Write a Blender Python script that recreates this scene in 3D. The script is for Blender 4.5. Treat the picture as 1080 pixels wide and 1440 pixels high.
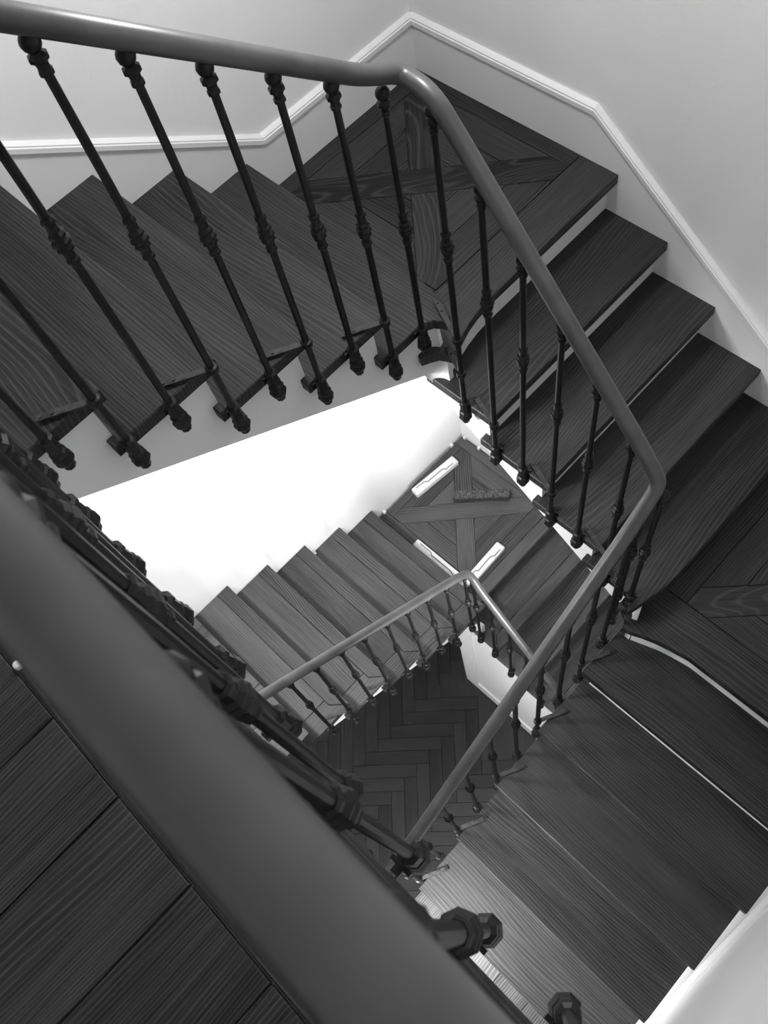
import bpy, bmesh, math, random
from mathutils import Matrix, Vector

# ------------------------------------------------------------------ scene, camera, light
sc = bpy.context.scene
for o in list(bpy.data.objects):
    bpy.data.objects.remove(o, do_unlink=True)
COL = sc.collection
random.seed(7)

AZ, EL, ROLL, FPX = 1.0600, -1.1009, -0.3212, 1210.7
CAM = Vector((-1.0615, -1.2635, 2.2379))
fw = Vector((math.cos(EL)*math.cos(AZ), math.cos(EL)*math.sin(AZ), math.sin(EL)))
r0 = fw.cross(Vector((0, 0, 1))).normalized()
u0 = r0.cross(fw)
rt = math.cos(ROLL)*r0 + math.sin(ROLL)*u0
up = -math.sin(ROLL)*r0 + math.cos(ROLL)*u0
cd = bpy.data.cameras.new('camera')
cam = bpy.data.objects.new('camera', cd)
COL.objects.link(cam)
M = Matrix((rt, up, -fw)).transposed().to_4x4()
M.translation = CAM
cam.matrix_world = M
cd.sensor_fit = 'VERTICAL'
cd.sensor_height = 36.0
cd.sensor_width = 27.0
cd.lens = FPX/1440*36.0
cd.clip_start = 0.02
cd.dof.use_dof = True
cd.dof.focus_distance = 2.4
cd.dof.aperture_fstop = 13.0
sc.camera = cam

world = bpy.data.worlds.new('world')
sc.world = world
world.use_nodes = True
world.node_tree.nodes['Background'].inputs[0].default_value = (0.5, 0.5, 0.5, 1)
world.node_tree.nodes['Background'].inputs[1].default_value = 0.3

def area(name, loc, target, sx, sy, power):
    l = bpy.data.lights.new(name, 'AREA')
    l.shape = 'RECTANGLE'; l.size = sx; l.size_y = sy; l.energy = power
    o = bpy.data.objects.new(name, l)
    COL.objects.link(o)
    o.location = loc
    o.rotation_euler = (Vector(target)-Vector(loc)).to_track_quat('-Z', 'Y').to_euler()
    return o

def bulb(name, loc, rad, power):
    l = bpy.data.lights.new(name, 'POINT')
    l.shadow_soft_size = rad; l.energy = power
    o = bpy.data.objects.new(name, l)
    COL.objects.link(o)
    o.location = loc
    return o

# pendant over the well, hall lamp on the middle floor, and three added fill lights
bulb('pendant_light', (0.12, 0.18, 2.25), 0.16, 84)
area('lower_wall_fill_light', (-0.25, -1.70, -1.80), (0.10, 0.96, -1.45), 0.4, 0.3, 21).data.spread = math.radians(70)  # added fill brightening the lower wall, spread narrowed to spare the upper string
area('hall_lamp_light', (-1.50, 0.35, 0.70), (0.0, 0.96, -1.3), 0.4, 0.4, 75).data.spread = math.radians(120)
area('low_fill_light', (-1.72, -0.98, -1.12), (-1.25, -1.15, -1.75), 0.25, 0.25, 24).data.spread = math.radians(110)  # added fill, set low to brighten the last treads of the third flight
area('ground_fill_light', (-1.9, -0.7, -2.15), (-0.9, -0.3, -4.6), 0.4, 0.4, 44)  # added fill to lift the parquet and the panel wall, no lamp stands there

vs = sc.view_settings
vs.view_transform = 'Standard'
vs.look = 'None'
vs.gamma = 1.0
vs.use_curve_mapping = False
vs.exposure = 0.0

# ------------------------------------------------------------------ dimensions (metres, z = 0 on the upper quarter landing)
WB, WC = 0.965, 0.947             # wall planes beyond the far flight (y) and the right flight (x)
YD = -0.8613                      # well edge of the third flight
WALLD = -1.804                    # wall beyond the third flight
T = 0.038                         # tread thickness
hB, gB, xB4 = 0.17, 0.25, 0.10
hC, gC = 0.1745, 0.2328
hD, gD, xL2 = 0.1612, 0.2516, 0.009
ZA = 6*hB                         # upper floor
ZL2 = -5*hC
ZM = ZL2 - 6*hD                   # middle floor
hb, gb, xb4 = 0.158, 0.247, 0.10  # lower flights
ZL1b = ZM - 6*hb
hc, gc, yL1b = 0.158, 0.25, 0.08
ZG = -4.65                        # ground floor
XA = -1.135                       # edge of the upper floor along the well
XM = -1.345                       # edge of the middle floor along the well
AX = 0.022                        # baluster axis distance from the tread ends
RR = 0.0215                       # handrail radius
SETB = 0.036                      # nosing projection over the riser

# ------------------------------------------------------------------ materials
def new_mat(name):
    m = bpy.data.materials.new(name)
    m.use_nodes = True
    nt = m.node_tree
    b = nt.nodes['Principled BSDF']
    return m, nt, b

def link(nt, a, b): nt.links.new(a, b)

def plaster(name, v, rough=0.75, var=0.03, bump=0.06):
    m, nt, b = new_mat(name)
    tc = nt.nodes.new('ShaderNodeTexCoord')
    n = nt.nodes.new('ShaderNodeTexNoise'); n.inputs['Scale'].default_value = 2.2; n.inputs['Detail'].default_value = 5
    link(nt, tc.outputs['Object'], n.inputs['Vector'])
    r = nt.nodes.new('ShaderNodeValToRGB')
    r.color_ramp.elements[0].position = 0.3; r.color_ramp.elements[1].position = 0.7
    r.color_ramp.elements[0].color = (v-var,)*3+(1,); r.color_ramp.elements[1].color = (v+var,)*3+(1,)
    link(nt, n.outputs['Fac'], r.inputs['Fac']); link(nt, r.outputs['Color'], b.inputs['Base Color'])
    n2 = nt.nodes.new('ShaderNodeTexNoise'); n2.inputs['Scale'].default_value = 60; n2.inputs['Detail'].default_value = 3
    link(nt, tc.outputs['Object'], n2.inputs['Vector'])
    bp = nt.nodes.new('ShaderNodeBump'); bp.inputs['Strength'].default_value = bump; bp.inputs['Distance'].default_value = 0.01
    link(nt, n2.outputs['Fac'], bp.inputs['Height']); link(nt, bp.outputs['Normal'], b.inputs['Normal'])
    b.inputs['Roughness'].default_value = rough
    return m

def wood(name, deg, lo, hi, rough=0.45, ringscale=17.0, freq=88.0, fine=1.0):
    """stained oak: grain runs along the direction deg in plan"""
    m, nt, b = new_mat(name)
    tc = nt.nodes.new('ShaderNodeTexCoord')
    oi = nt.nodes.new('ShaderNodeObjectInfo')
    cmb = nt.nodes.new('ShaderNodeVectorMath'); cmb.operation = 'MULTIPLY_ADD'
    sc3 = nt.nodes.new('ShaderNodeCombineXYZ')
    for i in range(3): link(nt, oi.outputs['Random'], sc3.inputs[i])
    cmb.inputs[1].default_value = (7.3, 5.1, 3.7)
    link(nt, sc3.outputs[0], cmb.inputs[0]); link(nt, tc.outputs['Object'], cmb.inputs[2])
    mp = nt.nodes.new('ShaderNodeMapping'); mp.vector_type = 'POINT'
    mp.inputs['Rotation'].default_value = (0, 0, math.radians(-deg))
    link(nt, cmb.outputs[0], mp.inputs['Vector'])
    # growth rings: lines across the board, slowly warped along it
    s1 = nt.nodes.new('ShaderNodeVectorMath'); s1.operation = 'MULTIPLY'; s1.inputs[1].default_value = (1.0, 4.2, 4.2)
    link(nt, mp.outputs[0], s1.inputs[0])
    nz = nt.nodes.new('ShaderNodeTexNoise'); nz.inputs['Scale'].default_value = 1.0; nz.inputs['Detail'].default_value = 1.5
    nz.inputs['Roughness'].default_value = 0.4
    link(nt, s1.outputs[0], nz.inputs['Vector'])
    mul = nt.nodes.new('ShaderNodeMath'); mul.operation = 'MULTIPLY'; mul.inputs[1].default_value = ringscale
    link(nt, nz.outputs['Fac'], mul.inputs[0])
    sepr = nt.nodes.new('ShaderNodeSeparateXYZ'); link(nt, mp.outputs[0], sepr.inputs[0])
    acr = nt.nodes.new('ShaderNodeMath'); acr.operation = 'MULTIPLY_ADD'; acr.inputs[1].default_value = freq
    link(nt, sepr.outputs['Y'], acr.inputs[0]); link(nt, mul.outputs[0], acr.inputs[2])
    fr = nt.nodes.new('ShaderNodeMath'); fr.operation = 'PINGPONG'; fr.inputs[1].default_value = 0.5
    link(nt, acr.outputs[0], fr.inputs[0])
    # fine pores
    s2 = nt.nodes.new('ShaderNodeVectorMath'); s2.operation = 'MULTIPLY'; s2.inputs[1].default_value = (5.0, 260.0*fine, 260.0*fine)
    link(nt, mp.outputs[0], s2.inputs[0])
    nf = nt.nodes.new('ShaderNodeTexNoise'); nf.inputs['Scale'].default_value = 1.0; nf.inputs['Detail'].default_value = 3.0
    link(nt, s2.outputs[0], nf.inputs['Vector'])
    # broad tone
    s3 = nt.nodes.new('ShaderNodeVectorMath'); s3.operation = 'MULTIPLY'; s3.inputs[1].default_value = (1.5, 8.0, 8.0)
    link(nt, mp.outputs[0], s3.inputs[0])
    nb = nt.nodes.new('ShaderNodeTexNoise'); nb.inputs['Scale'].default_value = 1.0; nb.inputs['Detail'].default_value = 2.0
    link(nt, s3.outputs[0], nb.inputs['Vector'])
    ring = nt.nodes.new('ShaderNodeMapRange'); ring.inputs['From Min'].default_value = 0.30; ring.inputs['From Max'].default_value = 0.5
    ring.inputs['To Min'].default_value = 0.0; ring.inputs['To Max'].default_value = 0.62
    link(nt, fr.outputs[0], ring.inputs['Value'])
    po = nt.nodes.new('ShaderNodeMapRange'); po.inputs['From Min'].default_value = 0.38; po.inputs['From Max'].default_value = 0.68
    po.inputs['To Min'].default_value = 0.0; po.inputs['To Max'].default_value = 0.40
    link(nt, nf.outputs['Fac'], po.inputs['Value'])
    br = nt.nodes.new('ShaderNodeMapRange'); br.inputs['From Min'].default_value = 0.3; br.inputs['From Max'].default_value = 0.7
    br.inputs['To Min'].default_value = 0.0; br.inputs['To Max'].default_value = 0.30
    link(nt, nb.outputs['Fac'], br.inputs['Value'])
    a1 = nt.nodes.new('ShaderNodeMath'); a1.operation = 'ADD'
    link(nt, ring.outputs[0], a1.inputs[0]); link(nt, po.outputs[0], a1.inputs[1])
    a2 = nt.nodes.new('ShaderNodeMath'); a2.operation = 'ADD'
    link(nt, a1.outputs[0], a2.inputs[0]); link(nt, br.outputs[0], a2.inputs[1])
    rr_ = nt.nodes.new('ShaderNodeMapRange'); rr_.inputs['To Min'].default_value = -0.22; rr_.inputs['To Max'].default_value = 0.12
    link(nt, oi.outputs['Random'], rr_.inputs['Value'])
    a3 = nt.nodes.new('ShaderNodeMath'); a3.operation = 'ADD'
    link(nt, a2.outputs[0], a3.inputs[0]); link(nt, rr_.outputs[0], a3.inputs[1])
    mx = nt.nodes.new('ShaderNodeValToRGB')
    mx.color_ramp.elements[0].color = (lo,)*3+(1,); mx.color_ramp.elements[1].color = (hi,)*3+(1,)
    link(nt, a3.outputs[0], mx.inputs['Fac']); link(nt, mx.outputs['Color'], b.inputs['Base Color'])
    bp = nt.nodes.new('ShaderNodeBump'); bp.inputs['Strength'].default_value = 0.25; bp.inputs['Distance'].default_value = 0.004
    link(nt, nf.outputs['Fac'], bp.inputs['Height']); link(nt, bp.outputs['Normal'], b.inputs['Normal'])
    b.inputs['Roughness'].default_value = rough
    b.inputs['Specular IOR Level'].default_value = 0.28
    return m

def simple(name, v, rough, metal=0.0, spec=0.5, noise=0.0, nscale=30):
    m, nt, b = new_mat(name)
    b.inputs['Base Color'].default_value = (v, v, v, 1)
    b.inputs['Roughness'].default_value = rough
    b.inputs['Metallic'].default_value = metal
    b.inputs['Specular IOR Level'].default_value = spec
    if noise:
        tc = nt.nodes.new('ShaderNodeTexCoord')
        n = nt.nodes.new('ShaderNodeTexNoise'); n.inputs['Scale'].default_value = nscale; n.inputs['Detail'].default_value = 4
        link(nt, tc.outputs['Object'], n.inputs['Vector'])
        r = nt.nodes.new('ShaderNodeValToRGB')
        r.color_ramp.elements[0].position = 0.35; r.color_ramp.elements[1].position = 0.7
        r.color_ramp.elements[0].color = (max(0, v-noise),)*3+(1,); r.color_ramp.elements[1].color = (v+noise,)*3+(1,)
        link(nt, n.outputs['Fac'], r.inputs['Fac']); link(nt, r.outputs['Color'], b.inputs['Base Color'])
    return m

MAT = {
    'wall': plaster('white_plaster', 0.72),
    'paint': plaster('white_paint', 0.70, rough=0.5, var=0.015, bump=0.02),
    'wx': wood('oak_grain_x', 0, 0.0040, 0.046),
    'wy': wood('oak_grain_y', 90, 0.0040, 0.046),
    'w45': wood('oak_grain_diagonal', 45, 0.0040, 0.046, ringscale=34.0, freq=30.0),
    'w135': wood('oak_grain_cross_diagonal', 135, 0.0040, 0.046, ringscale=34.0, freq=30.0),
    'px': wood('plank_grain_x', 0, 0.006, 0.060, ringscale=26.0, freq=170.0),
    'lx': wood('lower_oak_grain_x', 0, 0.016, 0.100),
    'ly': wood('lower_oak_grain_y', 90, 0.016, 0.100),
    'l45': wood('lower_oak_grain_diagonal', 45, 0.016, 0.100),
    'l135': wood('lower_oak_grain_cross_diagonal', 135, 0.016, 0.100),
    'g45': wood('parquet_grain_diagonal', 45, 0.009, 0.045),
    'g135': wood('parquet_grain_cross_diagonal', 135, 0.009, 0.045),
    'joint': simple('dark_joint', 0.012, 0.9),
    'rail': simple('grey_painted_rail', 0.052, 0.36, spec=0.7, noise=0.012, nscale=14),
    'iron': simple('black_iron', 0.006, 0.42, spec=0.25, noise=0.003, nscale=60),
    'white': simple('white_block', 0.6, 0.55, noise=0.05, nscale=25),
    'speckle': simple('speckled_dark', 0.045, 0.5, noise=0.043, nscale=70),
    'strap': simple('worn_iron', 0.022, 0.5, spec=0.35, noise=0.015, nscale=40),
    'ink': simple('dark_line', 0.02, 0.8),
}

# ------------------------------------------------------------------ mesh helpers
def link_obj(name, me, mat, parent=None):
    o = bpy.data.objects.new(name, me)
    COL.objects.link(o)
    if mat is not None and not me.materials:
        me.materials.append(MAT[mat])
    if parent is not None:
        o.parent = parent
    return o

def bm_obj(name, bm, mat, parent=None, smooth=False):
    bmesh.ops.recalc_face_normals(bm, faces=bm.faces)
    me = bpy.data.meshes.new(name)
    bm.to_mesh(me); bm.free()
    if smooth:
        for p in me.polygons: p.use_smooth = True
    return link_obj(name, me, mat, parent)

def prism_bm(pts, f, d):
    """extrude polygon pts (2d) mapped by f(u, v, w) from w = d[0] to d[1]"""
    bm = bmesh.new()
    a = [bm.verts.new(f(u, v, d[0])) for u, v in pts]
    b = [bm.verts.new(f(u, v, d[1])) for u, v in pts]
    bm.faces.new(a); bm.faces.new(b[::-1])
    n = len(pts)
    for i in range(n):
        bm.faces.new((a[i], a[(i+1) % n], b[(i+1) % n], b[i]))
    bmesh.ops.recalc_face_normals(bm, faces=bm.faces)
    return bm

def slab(name, pts, z0, z1, mat, parent=None, bevel=0.0):
    """horizontal plate with plan outline pts"""
    bm = prism_bm(pts, lambda u, v, w: (u, v, w), (z0, z1))
    if bevel:
        es = [e for e in bm.edges if abs(e.verts[0].co.z-e.verts[1].co.z) < 1e-6 and e.verts[0].co.z > (z0+z1)/2]
        bmesh.ops.bevel(bm, geom=es, offset=bevel, segments=1, affect='EDGES')
    return bm_obj(name, bm, mat, parent)

def box(name, x0, x1, y0, y1, z0, z1, mat, parent=None, bevel=0.0):
    return slab(name, [(x0, y0), (x1, y0), (x1, y1), (x0, y1)], z0, z1, mat, parent, bevel)

def prof_y(name, pts, y0, y1, mat, parent=None):      # (x, z) profile along y
    return bm_obj(name, prism_bm(pts, lambda u, v, w: (u, w, v), (y0, y1)), mat, parent)

def prof_x(name, pts, x0, x1, mat, parent=None):      # (y, z) profile along x
    return bm_obj(name, prism_bm(pts, lambda u, v, w: (w, u, v), (x0, x1)), mat, parent)

def lathe_bm(prof, seg=12, bm=None, off=(0, 0, 0)):
    bm = bm or bmesh.new()
    rings = []
    for r, z in prof:
        if r < 1e-5:
            rings.append([bm.verts.new((off[0], off[1], z+off[2]))])
        else:
            rings.append([bm.verts.new((off[0]+r*math.cos(2*math.pi*i/seg), off[1]+r*math.sin(2*math.pi*i/seg), z+off[2])) for i in range(seg)])
    for a, b in zip(rings, rings[1:]):
        for i in range(seg):
            j = (i+1) % seg
            if len(a) == 1 and len(b) == 1: continue
            if len(a) == 1: bm.faces.new((a[0], b[j], b[i]))
            elif len(b) == 1: bm.faces.new((a[i], a[j], b[0]))
            else: bm.faces.new((a[i], a[j], b[j], b[i]))
    if len(rings[0]) > 1: bm.faces.new(rings[0][::-1])
    if len(rings[-1]) > 1: bm.faces.new(rings[-1])
    return bm

def round_path(pts, rad, n=8):
    """polyline with its inner corners rounded"""
    pts = [Vector(p) for p in pts]
    out = [pts[0]]
    for i in range(1, len(pts)-1):
        p, a, b = pts[i], pts[i-1], pts[i+1]
        r = rad[i-1] if isinstance(rad, (list, tuple)) else rad
        da, db = (a-p), (b-p)
        r1, r2 = min(r, da.length*0.49), min(r, db.length*0.49)
        s, e = p+da.normalized()*r1, p+db.normalized()*r2
        for k in range(n+1):
            t = k/n
            out.append(s*(1-t)**2 + p*2*t*(1-t) + e*t*t)
    out.append(pts[-1])
    return out

def sweep(name, path, r, mat, parent=None, seg=20):
    bm = bmesh.new()
    rings = []
    N = len(path)
    for i, p in enumerate(path):
        t = (path[min(i+1, N-1)]-path[max(i-1, 0)]).normalized()
        side = t.cross(Vector((0, 0, 1))).normalized()
        u = side.cross(t).normalized()
        rings.append([bm.verts.new(p + (side*math.cos(2*math.pi*k/seg) + u*math.sin(2*math.pi*k/seg))*r) for k in range(seg)])
    for a, b in zip(rings, rings[1:]):
        for k in range(seg):
            bm.faces.new((a[k], a[(k+1) % seg], b[(k+1) % seg], b[k]))
    bm.faces.new(rings[0][::-1]); bm.faces.new(rings[-1])
    return bm_obj(name, bm, mat, parent, smooth=True)

def thing(name, label, cat, loc=(0, 0, 0), group=None):
    o = bpy.data.objects.new(name, None)
    o.empty_display_size = 0.1
    COL.objects.link(o)
    o.location = loc
    o['label'] = label; o['category'] = cat
    if group: o['group'] = group
    return o

def tag(o, label, cat, group=None):
    o['label'] = label; o['category'] = cat
    if group: o['group'] = group
    return o

def struct(o, label):
    o['kind'] = 'structure'; o['label'] = label
    return o

def clip(poly, a, b, c):
    """keep the part of a convex polygon where a*x + b*y <= c"""
    out = []
    n = len(poly)
    for i in range(n):
        p, q = poly[i], poly[(i+1) % n]
        dp, dq = a*p[0]+b*p[1]-c, a*q[0]+b*q[1]-c
        if dp <= 0: out.append(p)
        if (dp < 0 < dq) or (dq < 0 < dp):
            t = dp/(dp-dq)
            out.append((p[0]+(q[0]-p[0])*t, p[1]+(q[1]-p[1])*t))
    return out

def shrink(poly, d):
    """inset a convex counter-clockwise polygon"""
    ar = sum(poly[i][0]*poly[(i+1) % len(poly)][1]-poly[(i+1) % len(poly)][0]*poly[i][1] for i in range(len(poly)))
    if ar < 0: poly = poly[::-1]
    res = poly
    for i in range(len(poly)):
        p, q = poly[i], poly[(i+1) % len(poly)]
        dx, dy = q[0]-p[0], q[1]-p[1]
        L = math.hypot(dx, dy)
        if L < 1e-6: continue
        nx, ny = dy/L, -dx/L
        res = clip(res, nx, ny, nx*p[0]+ny*p[1]-d)
        if len(res) < 3: return []
    out = []
    for p in res:
        if not out or math.hypot(p[0]-out[-1][0], p[1]-out[-1][1]) > 1e-4: out.append(p)
    if len(out) > 2 and math.hypot(out[0][0]-out[-1][0], out[0][1]-out[-1][1]) < 1e-4: out.pop()
    return out if len(out) > 2 else []

# ------------------------------------------------------------------ room shell
CEIL = 3.42
XL = -3.0
def wall_mesh(name, x0, x1, y0, y1, label):
    return struct(box(name, x0, x1, y0, y1, ZG-0.2, CEIL, 'wall'), label)
wall_mesh('wall_back', XL-0.1, WC+0.12, WB, WB+0.12, 'white plastered wall along the far stair flight')
wall_mesh('wall_right', WC, WC+0.12, WALLD-0.1, WB, 'white plastered wall along the flight of steps with white risers')
wall_mesh('wall_front', XL-0.1, WC+0.12, WALLD-0.12, WALLD, 'white plastered wall along the third stair flight')
wall_mesh('wall_left', XL-0.12, XL, WALLD, WB, 'white plastered wall of the stair hall behind the landings')
struct(box('ceiling', XL-0.1, WC+0.12, WALLD-0.1, WB+0.1, CEIL, CEIL+0.1, 'wall'), 'white ceiling over the stairwell')

# upper floor: slab, nosing board, planks
fl = struct(box('floor', XL, XA-0.02, WALLD, WB, ZA-0.26, ZA-0.014, 'paint'), 'upper landing floor of wide dark oak planks beside the near railing')
box('nosing_board', XA-0.195, XA, WALLD, 0.02, ZA-0.034, ZA, 'wy', fl, 0.003)
box('nosing_board', XA-0.195, xB4-5*gB, 0.022, WB, ZA-0.034, ZA, 'wy', fl, 0.003)
yj = -0.578+0.167*7
k = 0
while yj > WALLD:
    y0 = max(yj-0.167, WALLD)
    y1 = min(yj, WB)
    if y1 > y0+0.01:
        xs = [XL, XA-0.197]
        for a, b in zip(xs, xs[1:]):
            box('plank', a+0.001, b-0.001, y0+0.0012, y1-0.0012, ZA-0.02, ZA-0.0005, 'px', fl, 0.0015)
    yj -= 0.167; k += 1

# middle floor (one storey down)
fm = struct(box('floor_middle', XL, XM-0.01, WALLD, WB, ZM-0.24, ZM-0.014, 'paint'), 'middle landing floor of dark oak planks')
cuts = sorted({WB, 0.0, YD, WALLD} | {WB-0.15*i for i in range(1, 6)} | {YD-0.15*i for i in range(1, 7)} | {-0.14*i for i in range(1, 6)}, reverse=True)
for y1, y0 in zip(cuts, cuts[1:]):
    if y1-y0 < 0.004 or y0 < WALLD-0.001: continue
    xe = -1.127 if y0 > -0.001 else (xL2-5*gD+0.03 if y1 < YD+0.001 else XM)
    box('plank', XL, xe, y0+0.0008, y1-0.0008, ZM-0.02, ZM, 'lx', fm, 0.0012)

# ground floor with herringbone parquet
fg = struct(box('floor_ground', XL, WC, WALLD, WB, ZG-0.12, ZG-0.010, 'g45'), 'dark herringbone parquet on the ground floor at the bottom of the well')
E1 = (math.sqrt(.5), -math.sqrt(.5)); E2 = (math.sqrt(.5), math.sqrt(.5))
PL, PW = 0.505, 0.101
OX, OY = -0.965, 0.425
plank_me = {}
for key, ln, wd in (('h', PL, PW), ('v', PW, PL)):
    bm = prism_bm([(0.001, -wd+0.001), (ln-0.001, -wd+0.001), (ln-0.001, -0.001), (0.001, -0.001)],
                  lambda u, v, w: (E1[0]*u+E2[0]*v, E1[1]*u+E2[1]*v, w), (-0.014, 0))
    es = [e for e in bm.edges if min(v.co.z for v in e.verts) > -0.001]
    bmesh.ops.bevel(bm, geom=es, offset=0.0015, segments=1, affect='EDGES')
    bmesh.ops.recalc_face_normals(bm, faces=bm.faces)
    me = bpy.data.meshes.new('plank'); bm.to_mesh(me); bm.free()
    me.materials.append(MAT['g135' if key == 'h' else 'g45'])
    plank_me[key] = me
for i in range(-40, 41):
    for j in range(-6, 7):
        bu, bv = i*PW+j*PL, i*PW-j*PL
        for key, du, cu, cv in (('h', 0, PL/2, -PW/2), ('v', PL, PW/2, -PL/2)):
            u, v = bu+du, bv
            cx = OX+E1[0]*(u+cu)+E2[0]*(v+cv); cy = OY+E1[1]*(u+cu)+E2[1]*(v+cv)
            hx, hy = 0.22, 0.22
            if -1.9 < cx < 0.70 and -1.45 < cy < WB-hy and not (cx > -hx-0.02 and cy < 0.25+hy):
                o = link_obj('plank', plank_me[key], None, fg)
                o.location = (OX+E1[0]*u+E2[0]*v, OY+E1[1]*u+E2[1]*v, ZG)

# ------------------------------------------------------------------ baseboards
def mould_profile(sgn):
    # (offset from wall, height) of the skirting cap, offset positive into the room
    return [(0, 0), (0.018, 0), (0.018, 0.005), (0.023, 0.009), (0.023, 0.026), (0.0195, 0.029), (0.0195, 0.034), (0.011, 0.041), (0.006, 0.043), (0, 0.043)]

def sweep_profile(name, path, inward, prof, mat, parent):
    """profile (offset, height) carried along a path, offset along inward, height along z"""
    bm = bmesh.new()
    rings = [[bm.verts.new(Vector(p)+Vector(inward)*a+Vector((0, 0, b))) for a, b in prof] for p in path]
    n = len(prof)
    for A, B in zip(rings, rings[1:]):
        for k in range(n):
            bm.faces.new((A[k], A[(k+1) % n], B[(k+1) % n], B[k]))
    bm.faces.new(rings[0]); bm.faces.new(rings[-1][::-1])
    return bm_obj(name, bm, mat, parent)

def baseboard(name, path, depth, inward, label):
    """path: top line of the boards under the cap; boards hang down by depth"""
    root = struct(bpy.data.objects.new(name, None), label)
    COL.objects.link(root)
    for a, b in zip(path, path[1:]):
        sweep_profile('skirting_board', [a, b], inward, [(0, 0), (0.015, 0), (0.015, -depth), (0, -depth)], 'paint', root)
    sweep_profile('moulding', path, inward, mould_profile(1), 'paint', root)
    return root

bh = 0.180
def nzB(x): return 0.17+0.68*(xB4-x)
baseboard('baseboard_back', [(-1.2, WB, nzB(-1.2)+0.085), (0.19, WB, bh), (WC-0.001, WB, bh)], 0.36, (0, -1, 0),
          'white moulded skirting climbing the wall beside the far stair flight')
baseboard('baseboard_right', [(WC, WB-0.001, bh), (WC, 0.118, bh), (WC, -0.86, bh-0.978*0.735), (WC, -1.0, ZL2+bh), (WC, WALLD+0.001, ZL2+bh)], 0.36, (-1, 0, 0),
          'white moulded skirting stepping down beside the treads with white risers')
baseboard('baseboard_front', [(WC-0.001, WALLD, ZL2+bh), (0.10, WALLD, ZL2+bh), (-1.24, WALLD, ZM+bh), (XL, WALLD, ZM+bh)], 0.36, (0, 1, 0),
          'white moulded skirting sloping down beside the third stair flight')

# ------------------------------------------------------------------ stair flights
def corner_tail(n):
    """well end of the last tread before a quarter landing: (u along travel past the corner, v outward from the well edge)"""
    return [(-0.05, 0.0), (-0.022, -0.004), (0.002, -0.018), (0.016, -0.040), (0.022, -0.055), (max(0.03, n-0.052), -0.045),
            (n-0.030, -0.005), (n-0.016, 0.05), (n-0.005, 0.11), (n, 0.17)]

def flight(label, frame, noses, zs, W, back0, zfloor_low, mats, string_drop, slope, lower=False, tail=True, tail_n=0.1, gap=0.03, setb=SETB):
    """frame(u, v) -> plan point; u along travel (0 at the corner), v outward from the well edge.
    noses/zs: nose position and level of every tread; back0: u where the first tread starts"""
    root = thing('stair_flight', label, 'staircase')
    n = len(noses)
    wmat = mats
    for k in range(n):
        b = (noses[k-1] if k else back0) - 0.055
        u1, z = noses[k], zs[k]
        if k == n-1 and tail:
            pts = [(b, 0.0)] + corner_tail(tail_n) + [(u1, W-0.002), (b, W-0.002)]
            t = slab('tread', [frame(*p) for p in pts], z-T, z, wmat, root, 0.003)
        elif not lower:
            pts = [(b, 0.0), (u1, 0.0), (u1, W-0.002), (b, W-0.002)]
            t = slab('tread', [frame(*p) for p in pts], z-T, z, wmat, root, 0.003)
        else:
            # lower treads: main board, separate nosing board, return board along the well end
            nb, rb = 0.075, 0.11
            other = 'lx' if wmat == 'ly' else 'ly'
            t = slab('tread', [frame(*p) for p in [(b, rb+0.001), (u1-nb-0.001, rb+0.001), (u1-nb-0.001, W-0.002), (b, W-0.002)]], z-T, z, wmat, root, 0.002)
            slab('nosing_board', [frame(*p) for p in [(u1-nb+0.001, rb*0.68+0.002), (u1, 0.002), (u1, W-0.002), (u1-nb+0.001, W-0.002)]], z-T, z, wmat, root, 0.002)
            slab('return_board', [frame(*p) for p in [(b, 0.0), (u1-0.002, 0.0), (u1-nb-0.001, rb*0.68), (u1-nb-0.001, rb-0.001), (b, rb-0.001)]], z-T, z, other, root, 0.002)
        # riser under the nose
        zn = (zs[k+1] if k < n-1 else zfloor_low)
        ru = u1-setb
        v0 = gap if k < n-1 else 0.10
        bmr = prism_bm([frame(ru-0.014, v0), frame(ru, v0), frame(ru, W-0.003), frame(ru-0.014, W-0.003)], lambda a, c, w: (a, c, w), (zn-0.002, z-T+0.002))
        bm_obj('riser', bmr, 'paint', root)
    # carriage: stepped body with plastered underside
    ru = [x-setb-0.014 for x in noses]
    top = [(back0-0.03, zs[0]-T-0.001)]
    for k in range(n):
        top.append((ru[k], zs[k]-T-0.001))
        if k < n-1: top.append((ru[k], zs[k+1]-T-0.001))
    ub0, ub1 = back0-0.03, ru[-1]
    zb0 = zs[0]-(ub0-noses[0])*slope-string_drop
    zb1 = zs[0]-(ub1-noses[0])*slope-string_drop
    # side string following the carriage, set back under the tread ends
    bot = [(ub1, zb1), (ub0, zb0)]
    pts = top+bot
    bm = prism_bm(pts, lambda u, z, v: (*frame(u, v), z), (gap+0.018, W-0.003))
    bm_obj('carriage', bm, 'paint', root)
    us = min(ub1, -0.02)
    tops = [p for p in top if p[0] <= us+1e-6]
    zlast = tops[-1][1]
    tops = tops+[(us, zlast)] if tops[-1][0] < us else tops
    pts = tops+[(us, zs[0]-(us-noses[0])*slope-string_drop), (ub0, zb0)]
    bm = prism_bm(pts, lambda u, z, v: (*frame(u, v), z), (gap, gap+0.017))
    bm_obj('string', bm, 'paint', root)
    return root

fB = lambda u, v: (u, v)                       # far flight: travel +x, well edge y = 0
fC = lambda u, v: (v, YD-u)                    # right flight: travel -y, well edge x = 0, corner at y = YD
fD = lambda u, v: (-1.30-u, YD-v)              # third flight: travel -x, well edge y = YD

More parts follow.
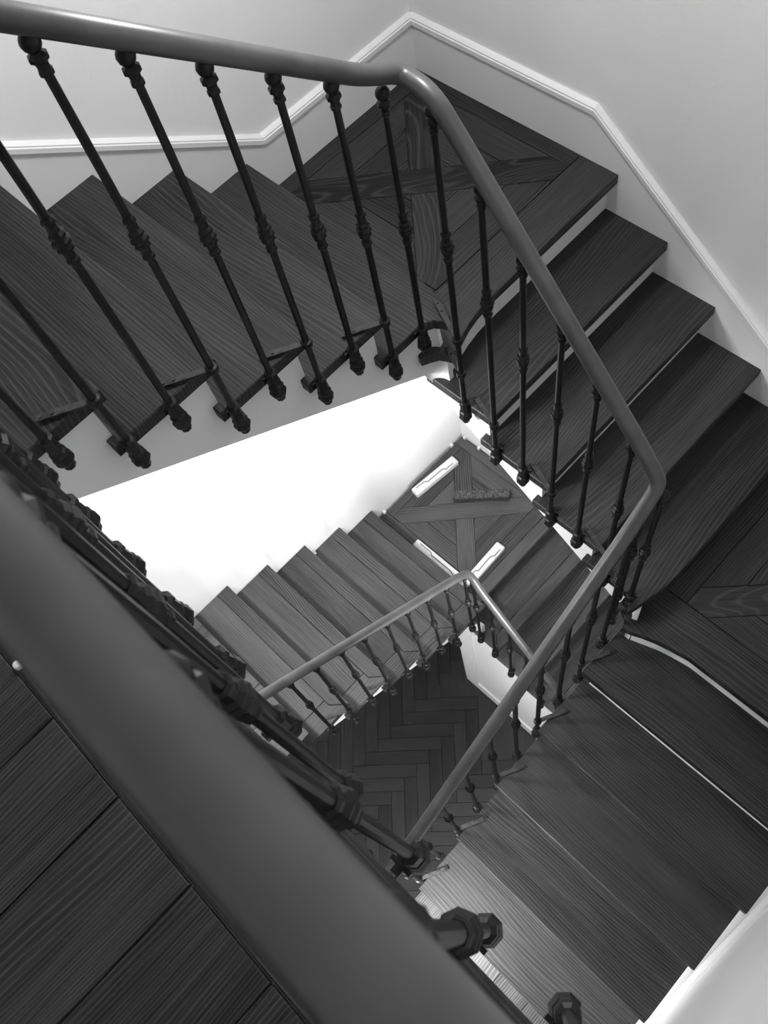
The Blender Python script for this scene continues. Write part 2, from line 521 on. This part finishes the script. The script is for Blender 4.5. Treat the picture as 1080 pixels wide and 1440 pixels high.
nB = [xB4-(4-k)*gB for k in range(5)]
zB = [ZA-(k+1)*hB for k in range(5)]
flight('far stair flight of dark oak treads between the white wall and the iron balusters', fB, nB, zB, WB, nB[0]-gB, 0.0, 'wy', 0.385, hB/gB, tail_n=0.1)
nC = [-( -k*gC)+YD for k in range(1, 5)]       # u = YD - y, nose y = -k*gC
zC = [-k*hC for k in range(1, 5)]
flight('right stair flight of dark treads with white painted risers', fC, nC, zC, WC, YD, ZL2, 'wx', 0.33, hC/gC, tail_n=nC[-1])
nD = [-1.30-(xL2-k*gD) for k in range(1, 6)]
zD = [ZL2-k*hD for k in range(1, 6)]
flight('third stair flight of dark oak treads running down to the middle floor', fD, nD, zD, -WALLD+YD, -1.30-xL2, ZM, 'wy', 0.39, hD/gD, tail=False, setb=0.025)
# lower storey
nb_ = [xb4-(4-k)*gb for k in range(5)]
zb_ = [ZM-(k+1)*hb for k in range(5)]
flight('lower stair flight of brown treads with separate nosing boards beside the bright wall', fB, nb_, zb_, WB, nb_[0]-gb, ZL1b, 'ly', 0.25, hb/gb, lower=True, tail=False)
nc_ = [YD-(yL1b-k*gc) for k in range(1, 5)]
zc_ = [ZL1b-k*hc for k in range(1, 5)]
flight('lower right stair flight of brown treads under the handrail corner', fC, nc_, zc_, WC, YD-yL1b, ZL1b-5*hc, 'lx', 0.30, hc/gc, lower=True, tail=False)

# ------------------------------------------------------------------ quarter landings with diagonal boards
def landing(label, z, outer, inner, borders, mx, my, m45, m135, full, depth=0.20, slab_pts=None):
    """inner = (x0, x1, y0, y1): panel of crossed diagonal boards; borders: list of (polygon, material)"""
    root = thing('quarter_landing', label, 'landing')
    if slab_pts:
        slab('slab', slab_pts, z-depth, z-T-0.001, 'paint', root)
    for pts, m in borders:
        slab('border_board', pts, z-T, z, m, root, 0.002)
    x0, x1, y0, y1 = inner
    slab('underlay', [(x0-0.004, y0-0.004), (x1+0.004, y0-0.004), (x1+0.004, y1+0.004), (x0-0.004, y1+0.004)], z-T, z-0.006, 'joint', root)
    sq = [(x0, y0), (x1, y0), (x1, y1), (x0, y1)]
    cx, cy = (x0+x1)/2, (y0+y1)/2
    s = math.sqrt(.5)
    bw = 0.058
    g = 0.0011
    def put(name, poly, m):
        p = shrink(poly, g)
        if len(p) > 2: slab(name, p, z-0.02, z, m, root, 0.0012)
    # band A along (1, -1), band B along (1, 1), through the square's corners
    ax, ay = (x1-x0), -(y1-y0); L = math.hypot(ax, ay); nax, nay = -ay/L, ax/L     # normal of band A
    bx, by = (x1-x0), (y1-y0); nbx, nby = -by/L, bx/L                             # normal of band B
    ca = nax*cx+nay*cy; cb = nbx*cx+nby*cy
    bandA = clip(clip(sq, nax, nay, ca+bw), -nax, -nay, -ca+bw)
    bandB = clip(clip(sq, nbx, nby, cb+bw), -nbx, -nby, -cb+bw)
    if full == 'A':
        put('diagonal_board', bandA, m135)
        put('diagonal_board', clip(bandB, nax, nay, ca-bw), m45)
        put('diagonal_board', clip(bandB, -nax, -nay, -ca-bw), m45)
    else:
        put('diagonal_board', bandB, m45)
        put('diagonal_board', clip(bandA, nbx, nby, cb-bw), m135)
        put('diagonal_board', clip(bandA, -nbx, -nby, -cb-bw), m135)
    # four triangles of boards parallel to the nearest side
    for sa in (-1, 1):
        for sb in (-1, 1):
            tri = clip(clip(sq, sa*nax, sa*nay, sa*ca-bw), sb*nbx, sb*nby, sb*cb-bw)
            if len(tri) < 3: continue
            tx = sum(p[0] for p in tri)/len(tri)-cx; ty = sum(p[1] for p in tri)/len(tri)-cy
            w = 0.118
            if abs(tx) > abs(ty):
                e = x0 if tx < 0 else x1; d = 1 if tx < 0 else -1
                for i in range(5):
                    a, b = e+d*w*i, e+d*w*(i+1)
                    lo_, hi_ = min(a, b), max(a, b)
                    put('board', clip(clip(tri, 1, 0, hi_), -1, 0, -lo_), my)
            else:
                e = y0 if ty < 0 else y1; d = 1 if ty < 0 else -1
                for i in range(5):
                    a, b = e+d*w*i, e+d*w*(i+1)
                    lo_, hi_ = min(a, b), max(a, b)
                    put('board', clip(clip(tri, 0, 1, hi_), 0, -1, -lo_), mx)
    return root

def rect(a, b, c, d): return [(a, c), (b, c), (b, d), (a, d)]
g_ = 0.001
# upper quarter landing (far right corner)
nose1 = [(-0.045, 0.012), (-0.018, -0.002), (0.006, -0.018), (0.018, -0.042), (0.024, -0.058), (0.062, -0.046), (0.10, -0.032), (0.15, -0.016), (0.20, -0.006), (0.26, 0.0),
         (WC-0.002, 0.0), (WC-0.002, 0.160), (0.185, 0.160), (0.04, 0.160), (-0.03, 0.06)]
landing('upper quarter landing of dark oak boards laid in a diagonal cross by the wall corner', 0.0, None, (0.187, 0.868, 0.162, 0.882),
        [(nose1, 'wx'), (rect(0.045, 0.185, 0.162, WB-0.002), 'wy'), (rect(0.870, WC-0.002, 0.162, WB-0.002), 'wy'), (rect(0.187, 0.868, 0.884, WB-0.002), 'wx')],
        'wx', 'wy', 'w45', 'w135', 'A', slab_pts=rect(0.05, WC-0.003, SETB+0.006, WB-0.003))
# second quarter landing (right corner, lower)
yN = -4*gC
nose2 = [(0.012, YD+0.045), (-0.002, YD+0.018), (-0.018, YD-0.006), (-0.042, YD-0.018), (-0.058, YD-0.024), (-0.046, YD-0.062), (-0.030, YD-0.10), (-0.014, YD-0.15), (-0.003, YD-0.20), (xL2, YD-0.27),
         (xL2, WALLD+0.002), (0.168, WALLD+0.002), (0.168, -0.998), (0.168, -0.86), (0.06, YD+0.03)]
landing('second quarter landing of dark boards where the handrail turns', ZL2, None, (0.170, 0.868, -1.722, -1.000),
        [(nose2, 'wy'), (rect(0.170, WC-0.002, -0.998, -0.86), 'wx'), (rect(0.870, WC-0.002, WALLD+0.002, -1.0), 'wy'), (rect(0.170, 0.868, WALLD+0.002, -1.724), 'wx')],
        'wx', 'wy', 'w45', 'w135', 'B', slab_pts=rect(xL2+0.045, WC-0.003, WALLD+0.003, -0.88))
# lower quarter landing
landing('lower quarter landing of brown boards in a diagonal cross holding four loose bars', ZL1b, None, (0.200, 0.868, 0.245, 0.895),
        [([(-0.01, 0.03), (0.03, 0.01), (0.09, yL1b-0.01), (0.16, yL1b), (WC-0.004, yL1b), (WC-0.004, 0.158), (0.05, 0.158)], 'lx'), (rect(0.05, WC-0.004, 0.160, 0.243), 'lx'),
         (rect(0.045, 0.138, 0.245, WB-0.014), 'ly'), (rect(0.140, 0.198, 0.245, WB-0.014), 'ly'), (rect(0.870, WC-0.012, 0.245, WB-0.014), 'ly'), (rect(0.200, 0.868, 0.897, WB-0.014), 'lx')],
        'lx', 'ly', 'l45', 'l135', 'A', slab_pts=rect(0.05, WC-0.003, yL1b+SETB+0.006, WB-0.003))
ZL2b = ZL1b-5*hc
lr = thing('quarter_landing', 'lowest quarter landing of brown boards below the lower right flight', 'landing')
for i in range(8):
    box('board', 0.03, WC-0.002, WALLD+0.002+i*0.113, WALLD+0.002+(i+1)*0.113-0.001, ZL2b-T, ZL2b, 'lx', lr, 0.002)

# curved string pieces closing the well corners
def corner_string(name, centre, a0, a1, r, zt, zb0, zb1, parent):
    bm = bmesh.new()
    N = 10
    cols = []
    for i in range(N+1):
        t = i/N
        a = math.radians(a0+(a1-a0)*t)
        zz = zt(t)
        zb = zb0+(zb1-zb0)*t
        ring = []
        for rr in (r, r+0.02):
            x, y = centre[0]+rr*math.cos(a), centre[1]+rr*math.sin(a)
            ring.append((bm.verts.new((x, y, zb)), bm.verts.new((x, y, zz))))
        cols.append(ring)
    for A, B in zip(cols, cols[1:]):
        (a0_, a1_), (a2_, a3_) = A
        (b0_, b1_), (b2_, b3_) = B
        bm.faces.new((a0_, b0_, b1_, a1_)); bm.faces.new((a2_, a3_, b3_, b2_))
        bm.faces.new((a1_, b1_, b3_, a3_)); bm.faces.new((a0_, a2_, b2_, b0_))
    for c in (cols[0], cols[-1]):
        bm.faces.new((c[0][0], c[0][1], c[1][1], c[1][0]))
    o = bm_obj(name, bm, 'paint', parent)
    return o
landings = [o for o in COL.objects if o.name.startswith('quarter_landing')]
corner_string('string', (-0.025, -0.025), 90, 0, 0.056, lambda t: 0.13 if t < 0.75 else -0.04, -0.135, -0.345, landings[0])
corner_string('string', (-0.025, YD+0.025), 0, -90, 0.056, lambda t: zC[-1]-T if t < 0.75 else ZL2-T, -0.99, -1.22, landings[1])
corner_string('string', (-0.025, -0.025), 90, 0, 0.056, lambda t: ZL1b-T, ZL1b-0.20, ZL1b-0.34, landings[2])

def strip_riser(line, z0, z1, thick, parent):
    """riser following a plan line; thick = offset vector to its back"""
    bm = bmesh.new()
    cols = []
    for x, y in line:
        cols.append([bm.verts.new((x, y, z0)), bm.verts.new((x, y, z1)), bm.verts.new((x+thick[0], y+thick[1], z1)), bm.verts.new((x+thick[0], y+thick[1], z0))])
    for A, B in zip(cols, cols[1:]):
        for k in range(4):
            bm.faces.new((A[k], A[(k+1) % 4], B[(k+1) % 4], B[k]))
    bm.faces.new(cols[0]); bm.faces.new(cols[-1][::-1])
    return bm_obj('riser', bm, 'paint', parent)
strip_riser([(0.050, -0.010), (0.085, 0.000), (0.13, 0.012), (0.18, 0.024), (0.24, 0.033), (0.30, SETB), (WC-0.003, SETB)], -hC-0.002, -T+0.002, (0, 0.014), landings[0])
strip_riser([(-0.022, YD-0.055), (-0.012, YD-0.085), (0.0, YD-0.12), (0.013, YD-0.16), (0.024, YD-0.21), (xL2+0.026, YD-0.28), (xL2+0.026, WALLD+0.003)], ZL2-hD-0.002, ZL2-T+0.002, (0.014, 0), landings[1])
strip_riser([(0.06, yL1b+0.010), (0.10, yL1b+0.025), (0.17, yL1b+SETB), (WC-0.004, yL1b+SETB)], ZL1b-hc-0.002, ZL1b-T+0.002, (0, 0.014), landings[2])

# white panelled wall under the lower right flight
sp = struct(prof_x('wall_under_stair', [(0.225, ZG), (0.225, ZL1b-0.20), (0.115, ZL1b-0.20), (0.115, ZL1b-0.281), (-0.95, ZL1b-0.303-0.632*1.03), (-0.95, ZG)], 0.034, 0.10, 'paint'),
            'white panel wall under the lower right flight')
prof_x('skirting_board', [(0.225, ZG), (0.225, ZG+0.14), (-0.95, ZG+0.14), (-0.95, ZG)], 0.018, 0.033, 'paint', sp)
box('casing', 0.016, 0.0335, 0.10, 0.225, ZG+0.141, ZL1b-0.205, 'paint', sp, 0.003)

# ------------------------------------------------------------------ railings
BALL = lathe_bm([(0, -0.017), (0.009, -0.0145), (0.0148, -0.008), (0.017, 0), (0.0148, 0.008), (0.009, 0.0145), (0, 0.017)], 14)
def mesh_from(bm, name, smooth=True):
    bmesh.ops.recalc_face_normals(bm, faces=bm.faces)
    me = bpy.data.meshes.new(name); bm.to_mesh(me); bm.free()
    me.materials.append(MAT['iron'])
    if smooth:
        for p in me.polygons: p.use_smooth = True
    return me
ME_BALL = mesh_from(BALL, 'ball')
# finial: hangs below z = 0 (socket at the bottom end of the shaft)
FIN = lathe_bm([(0.0105, 0.012), (0.017, 0.008), (0.018, -0.002), (0.013, -0.006), (0.0145, -0.012), (0.0175, -0.034), (0.0125, -0.040), (0.019, -0.045), (0.021, -0.052),
                (0.0175, -0.058), (0.021, -0.064), (0.0235, -0.073), (0.020, -0.083), (0.012, -0.089), (0.0145, -0.095), (0.0135, -0.103), (0.006, -0.110), (0, -0.112)], 8)
ME_FIN = mesh_from(FIN, 'finial', smooth=False)
KNOT = lathe_bm([(0.0105, 0.055), (0.0135, 0.050), (0.0135, 0.044), (0.0105, 0.040), (0.0115, 0.024), (0.0165, 0.019), (0.0165, 0.013), (0.0125, 0.010), (0.019, 0.004), (0.019, -0.003),
                 (0.013, -0.006), (0.0165, -0.012), (0.0165, -0.018), (0.0115, -0.023), (0.0105, -0.038), (0.0135, -0.042), (0.0135, -0.048), (0.0105, -0.053)], 8)
ME_KNOT = mesh_from(KNOT, 'knot', smooth=False)
NECK = lathe_bm([(0.0095, -0.030), (0.0125, -0.027), (0.0125, -0.022), (0.0100, -0.018), (0.0110, -0.008), (0.0165, -0.003), (0.0165, 0.003), (0.010, 0.008), (0.009, 0.014)], 8)
ME_NECK = mesh_from(NECK, 'neck', smooth=False)
COLL = lathe_bm([(0.0095, -0.011), (0.015, -0.009), (0.016, 0.0), (0.015, 0.009), (0.0095, 0.011)], 12)
ME_COLL = mesh_from(COLL, 'collar', smooth=False)

def add_box_bm(bm, sx, sy, sz, mat4):
    r = bmesh.ops.create_cube(bm, size=1.0, matrix=mat4 @ Matrix.Diagonal((sx, sy, sz, 1)))
    return r

def strap_mesh(dx, dy):
    """flat iron strap lying on the tread from the collar at the origin to (dx, dy), with two bolts"""
    L = math.hypot(dx, dy); a = math.atan2(dy, dx)
    bm = bmesh.new()
    R = Matrix.Rotation(a, 4, 'Z')
    add_box_bm(bm, L, 0.016, 0.006, R @ Matrix.Translation((L/2, 0, 0)))
    for t in (0.72, 0.92):
        bmesh.ops.create_cone(bm, cap_ends=True, segments=8, radius1=0.0048, radius2=0.004, depth=0.004, matrix=R @ Matrix.Translation((L*t, 0, 0.004)))
    me = mesh_from(bm, 'strap', smooth=False)
    me.materials.clear(); me.materials.append(MAT['strap'])
    return me

def ear_mesh(ox, oy, tx, ty):
    """forked fixing from the finial socket into the tread end"""
    bm = bmesh.new()
    a = math.atan2(oy, ox)
    R = Matrix.Rotation(a, 4, 'Z')
    add_box_bm(bm, 0.034, 0.014, 0.014, R @ Matrix.Translation((0.017, 0, 0.0)))
    add_box_bm(bm, 0.007, 0.036, 0.018, R @ Matrix.Translation((0.0195, 0, 0.0)))
    return mesh_from(bm, 'fixing', smooth=False)

STRAPS = {}
EARS = {}
def baluster(root, x, y, ztop, zknot, ztip, outward, strap=None, seg=8):
    """one vertical bar: ztop under the rail, zknot the ringed knot, ztip the tip of the bottom finial.
    strap: list of (z, dx, dy)"""
    zf = ztip+0.112
    prof = [(0.0098, zf-0.004), (0.0088, zf+0.03), (0.0092, (zf+zknot)/2), (0.0086, zknot), (0.0090, (zknot+ztop)/2), (0.0080, ztop)]
    bm = lathe_bm(prof, seg)
    o = bm_obj('baluster', bm, 'iron', root)
    o.location = (x, y, 0)
    def sub(name, me, z):
        s = link_obj(name, me, None, o); s.location = (0, 0, z); return s
    sub('ball', ME_BALL, ztop-0.012)
    sub('neck', ME_NECK, ztop-0.036)
    sub('knot', ME_KNOT, zknot)
    f = sub('finial', ME_FIN, zf)
    f.rotation_euler = (0, 0, math.radians(22.5))
    if outward:
        if outward not in EARS: EARS[outward] = ear_mesh(outward[0], outward[1], 0, 0)
        sub('fixing', EARS[outward], zf-0.028)
    for (z, dx, dy) in strap or []:
        key = (round(dx, 3), round(dy, 3))
        if key not in STRAPS: STRAPS[key] = strap_mesh(dx, dy)
        sub('collar', ME_COLL, z)
        sub('strap', STRAPS[key], z+0.001)
    return o

# --- near railing on the upper floor
ra = thing('landing_railing', 'level handrail with iron balusters guarding the upper landing', 'railing')
XR, ZR = -1.105, 1.931
yA = [-1.098+0.1345*i for i in range(-5, 8)]
for y in yA:
    if WALLD+0.04 < y < -0.09:
        baluster(ra, -1.098, y, ZR-RR+0.003, ZR-0.43, ZA-0.125, (-1, 0), seg=12)

# --- upper stair railing: far flight, right flight, third flight
def zrB(x): return 1.026+0.81*(-0.045-x)
def zrC(y): return 1.000+1.20*(y+0.15)
def zrD(x): return 0.090+0.80*(x+0.02)
rail_pts = [(XR, WALLD+0.002, ZR), (XR, -0.15, ZR), (XR, -AX, 1.90), (XR+0.15, -AX, zrB(XR+0.15)),
            (-0.10, -AX-0.004, zrB(-0.10)), (0.000, -0.034, 1.016), (-0.004, -0.125, 1.012), (-0.010, -0.21, zrC(-0.21)),
            (-0.010, YD+0.11, zrC(YD+0.11)), (-0.004, YD+AX, 0.145), (-0.14, YD+AX, zrD(-0.14)), (-1.18, YD+AX, zrD(-1.18)), (XM+0.03, YD+AX, -0.925), (XM+0.03, YD+0.15, -0.93), (XM+0.03, -0.13, -0.93),
            (XM+0.03, -AX, -0.93), (-1.22, -AX, -0.94), (-1.10, -AX, -1.015), (-0.12, -AX, -1.745), (-0.012, -AX, -1.845), (-0.012, -0.10, -1.985), (-0.012, YD+0.1, -2.80), (-0.012, YD, -2.86)]
i0, i1 = 3, 12
full = [Vector(p) for p in rail_pts]
sweep('handrail', round_path([full[0], full[1], full[2], full[3]], 0.06), RR, 'rail', ra, 28)
rb_ = thing('stair_railing', 'iron balustrade with grey handrail turning around the upper stair flights', 'railing')
def seg_path(a, b, rad): return round_path(full[a:b+1], rad)
p1 = [full[2].lerp(full[3], 0.98)] + full[4:14]
sweep('handrail', round_path(p1, [0.04, 0.034, 0.05, 0.04, 0.05, 0.034, 0.04, 0.04, 0.05, 0.05], 10), RR, 'rail', rb_, 24)
rc_ = thing('stair_railing', 'smaller-looking grey handrail and iron balusters around the lower stair flights', 'railing')
p2 = [full[13]]+full[14:]
sweep('handrail', round_path(p2, 0.055, 8), RR, 'rail', rc_, 18)

# far flight
xs = []
for k in range(5):
    nz = nB[k]
    if k < 4: xs.append((nz-0.024, k, True))
    xs.append((nz-gB+0.102, k, False))
xs = sorted(set(xs))
for x, k, nose in xs:
    if x < -1.12: continue
    if nose: ztip = zB[k+1]-0.10; st = [(zB[k]+0.008, -0.108, 0.062)]
    else: ztip = zB[k]-0.10; st = None
    baluster(rb_, x, -AX, zrB(x)-RR*1.25+0.003, zrB(x)-0.43, ztip, (0, 1), st)
# right flight: corner bar carries two straps
baluster(rb_, -0.010, -0.128, 0.985, 0.565, -0.275, (1, 0), [(zB[4]+0.008, 0.068, 0.150), (0.008, 0.050, 0.105)])
for k in range(1, 5):
    yn = -k*gC
    if k < 4:
        y = yn-0.026
        y = -0.256-(k-1)*0.243
        baluster(rb_, -0.010, y, zrC(y)-RR*1.55+0.003, zrC(y)-0.43, -(k+1)*hC-0.075, (1, 0), [(-k*hC+0.008, 0.045, 0.125)])
    if k > 1:
        y = -0.376-(k-2)*0.242
        baluster(rb_, -0.010, y, zrC(y)-RR*1.55+0.003, zrC(y)-0.43, -k*hC-0.085, (1, 0))
# corner bar of the second landing
baluster(rb_, -0.032, YD+AX+0.012, 0.088, -0.29, ZL2-0.11, None, [(zC[3]+0.008, 0.075, 0.07), (ZL2+0.008, 0.11, -0.05)])
for k in range(0, 6):
    xn = xL2-k*gD
    if k >= 1:
        x = xn+0.026
        ztip = (zD[k] if k < 5 else ZM)-0.10
        baluster(rb_, x, YD+AX, zrD(x)-RR*1.25+0.003, zrD(x)-0.42, ztip, (0, -1), [(zD[k-1]+0.008, 0.115, -0.058)])
    if k < 5:
        x = xn-0.100
        ztip = zD[k]-0.10
        baluster(rb_, x, YD+AX, zrD(x)-RR*1.25+0.003, zrD(x)-0.42, ztip, (0, -1))
# lower storey
def zrb(x): return -1.745+0.745*(-0.12-x)
def zrc(y): return -1.985+1.07*(y+0.10)
for k in range(5):
    nz = nb_[k]
    x = nz-gb+0.102
    baluster(rc_, x, -AX, zrb(x)-RR*1.25+0.003, zrb(x)-0.42, zb_[k]-0.10, (0, 1))
    if k < 4:
        x = nz-0.024
        baluster(rc_, x, -AX, zrb(x)-RR*1.25+0.003, zrb(x)-0.42, zb_[k+1]-0.10, (0, 1), [(zb_[k]+0.008, -0.108, 0.062)])
for y, ztip in ((-0.045, ZL1b-0.20), (-0.158, zc_[0]-0.10), (-0.285, zc_[1]-0.09), (-0.405, zc_[1]-0.10), (-0.525, zc_[2]-0.09), (-0.645, zc_[2]-0.10), (-0.765, zc_[3]-0.09)):
    baluster(rc_, -0.012, y, zrc(y)-RR*1.5+0.003, zrc(y)-0.42, ztip, (1, 0))
for i in range(5):
    y = -0.72+0.145*i
    baluster(rc_, XM+0.03, y, -0.93-RR+0.003, -1.36, ZM-0.12, (-1, 0))

# ------------------------------------------------------------------ loose bars on the lower landing
def bar(label, c, ang, L, W_, H, mat, line=True):
    bm = bmesh.new()
    bmesh.ops.create_cube(bm, size=1.0, matrix=Matrix.Diagonal((L, W_, H, 1)))
    bmesh.ops.bevel(bm, geom=list(bm.edges), offset=0.004, segments=2, affect='EDGES')
    o = bm_obj('loose_bar', bm, mat)
    o.location = (c[0], c[1], ZL1b+H/2)
    o.rotation_euler = (0, 0, math.radians(ang))
    tag(o, label, 'bar', 'loose bars on the lower landing')
    if line:
        pts = [(-0.42*L, 0.22*W_), (-0.22*L, 0.20*W_), (-0.18*L, -0.05*W_), (0.18*L, -0.02*W_), (0.24*L, -0.28*W_), (0.40*L, -0.28*W_)]
        bm = bmesh.new()
        for p, q in zip(pts, pts[1:]):
            d = math.hypot(q[0]-p[0], q[1]-p[1]); a = math.atan2(q[1]-p[1], q[0]-p[0])
            add_box_bm(bm, d+0.004, 0.0045, 0.003, Matrix.Translation(((p[0]+q[0])/2, (p[1]+q[1])/2, H/2)) @ Matrix.Rotation(a, 4, 'Z'))
        bm_obj('wire', bm, 'ink', o)
    return o
bar('white bar lying along the wall edge of the lower landing', (0.585, 0.872), -6.0, 0.36, 0.062, 0.045, 'white')
bar('dark speckled bar lying askew on the lower landing boards', (0.676, 0.548), -48.0, 0.36, 0.060, 0.05, 'speckle', False)
bar('white bar along the top step edge of the lower landing, partly under the handrail corner', (0.160, 0.425), -90.0, 0.45, 0.050, 0.03, 'white')
bar('white bar along the front border of the lower landing, beside the handrail corner', (0.330, 0.218), 2.0, 0.33, 0.062, 0.04, 'white')

# small white wedges left in the gap at the wall
for wx_, wy_, wz_, lab in ((0.185, WB-0.010, ZL1b, 'small white wedge where the bright wall meets the lower landing beside the last step'),
                           (0.835, WB-0.010, ZL1b, 'small white wedge under the bright wall at the inner corner of the lower landing'),
                           (WC-0.012, 0.925, ZL1b, 'small white wedge against the right wall at the inner corner of the lower landing'),
                           (WC-0.012, 0.80, ZL1b, 'small white wedge against the right wall, below the white string of the flight above')):
    o = bm_obj('wedge', prism_bm([(-0.011, -0.009), (0.011, -0.009), (0.009, 0.009), (-0.009, 0.009)], lambda u, v, w: (u, v, w), (0, 0.022)), 'white')
    o.location = (wx_, wy_, wz_)
    tag(o, lab, 'wedge', 'wedges at the lower landing wall')
o = bm_obj('wedge', prism_bm([(-0.011, -0.009), (0.011, -0.009), (0.009, 0.009), (-0.009, 0.009)], lambda u, v, w: (u, v, w), (0, 0.022)), 'white')
o.location = (-0.37, WB-0.011, zb_[3])
tag(o, 'small white spacer wedge on a lower stair tread against the bright wall', 'wedge')

# small white cap lying on the nosing board beside the near handrail
o = bm_obj('plastic_cap', lathe_bm([(0.0075, 0), (0.0075, 0.006), (0.006, 0.009), (0, 0.010)], 12), 'white', smooth=False)
o.location = (-1.322, -0.470, ZA)
tag(o, 'tiny white plastic cap on the landing nosing board beside the level handrail', 'cap')
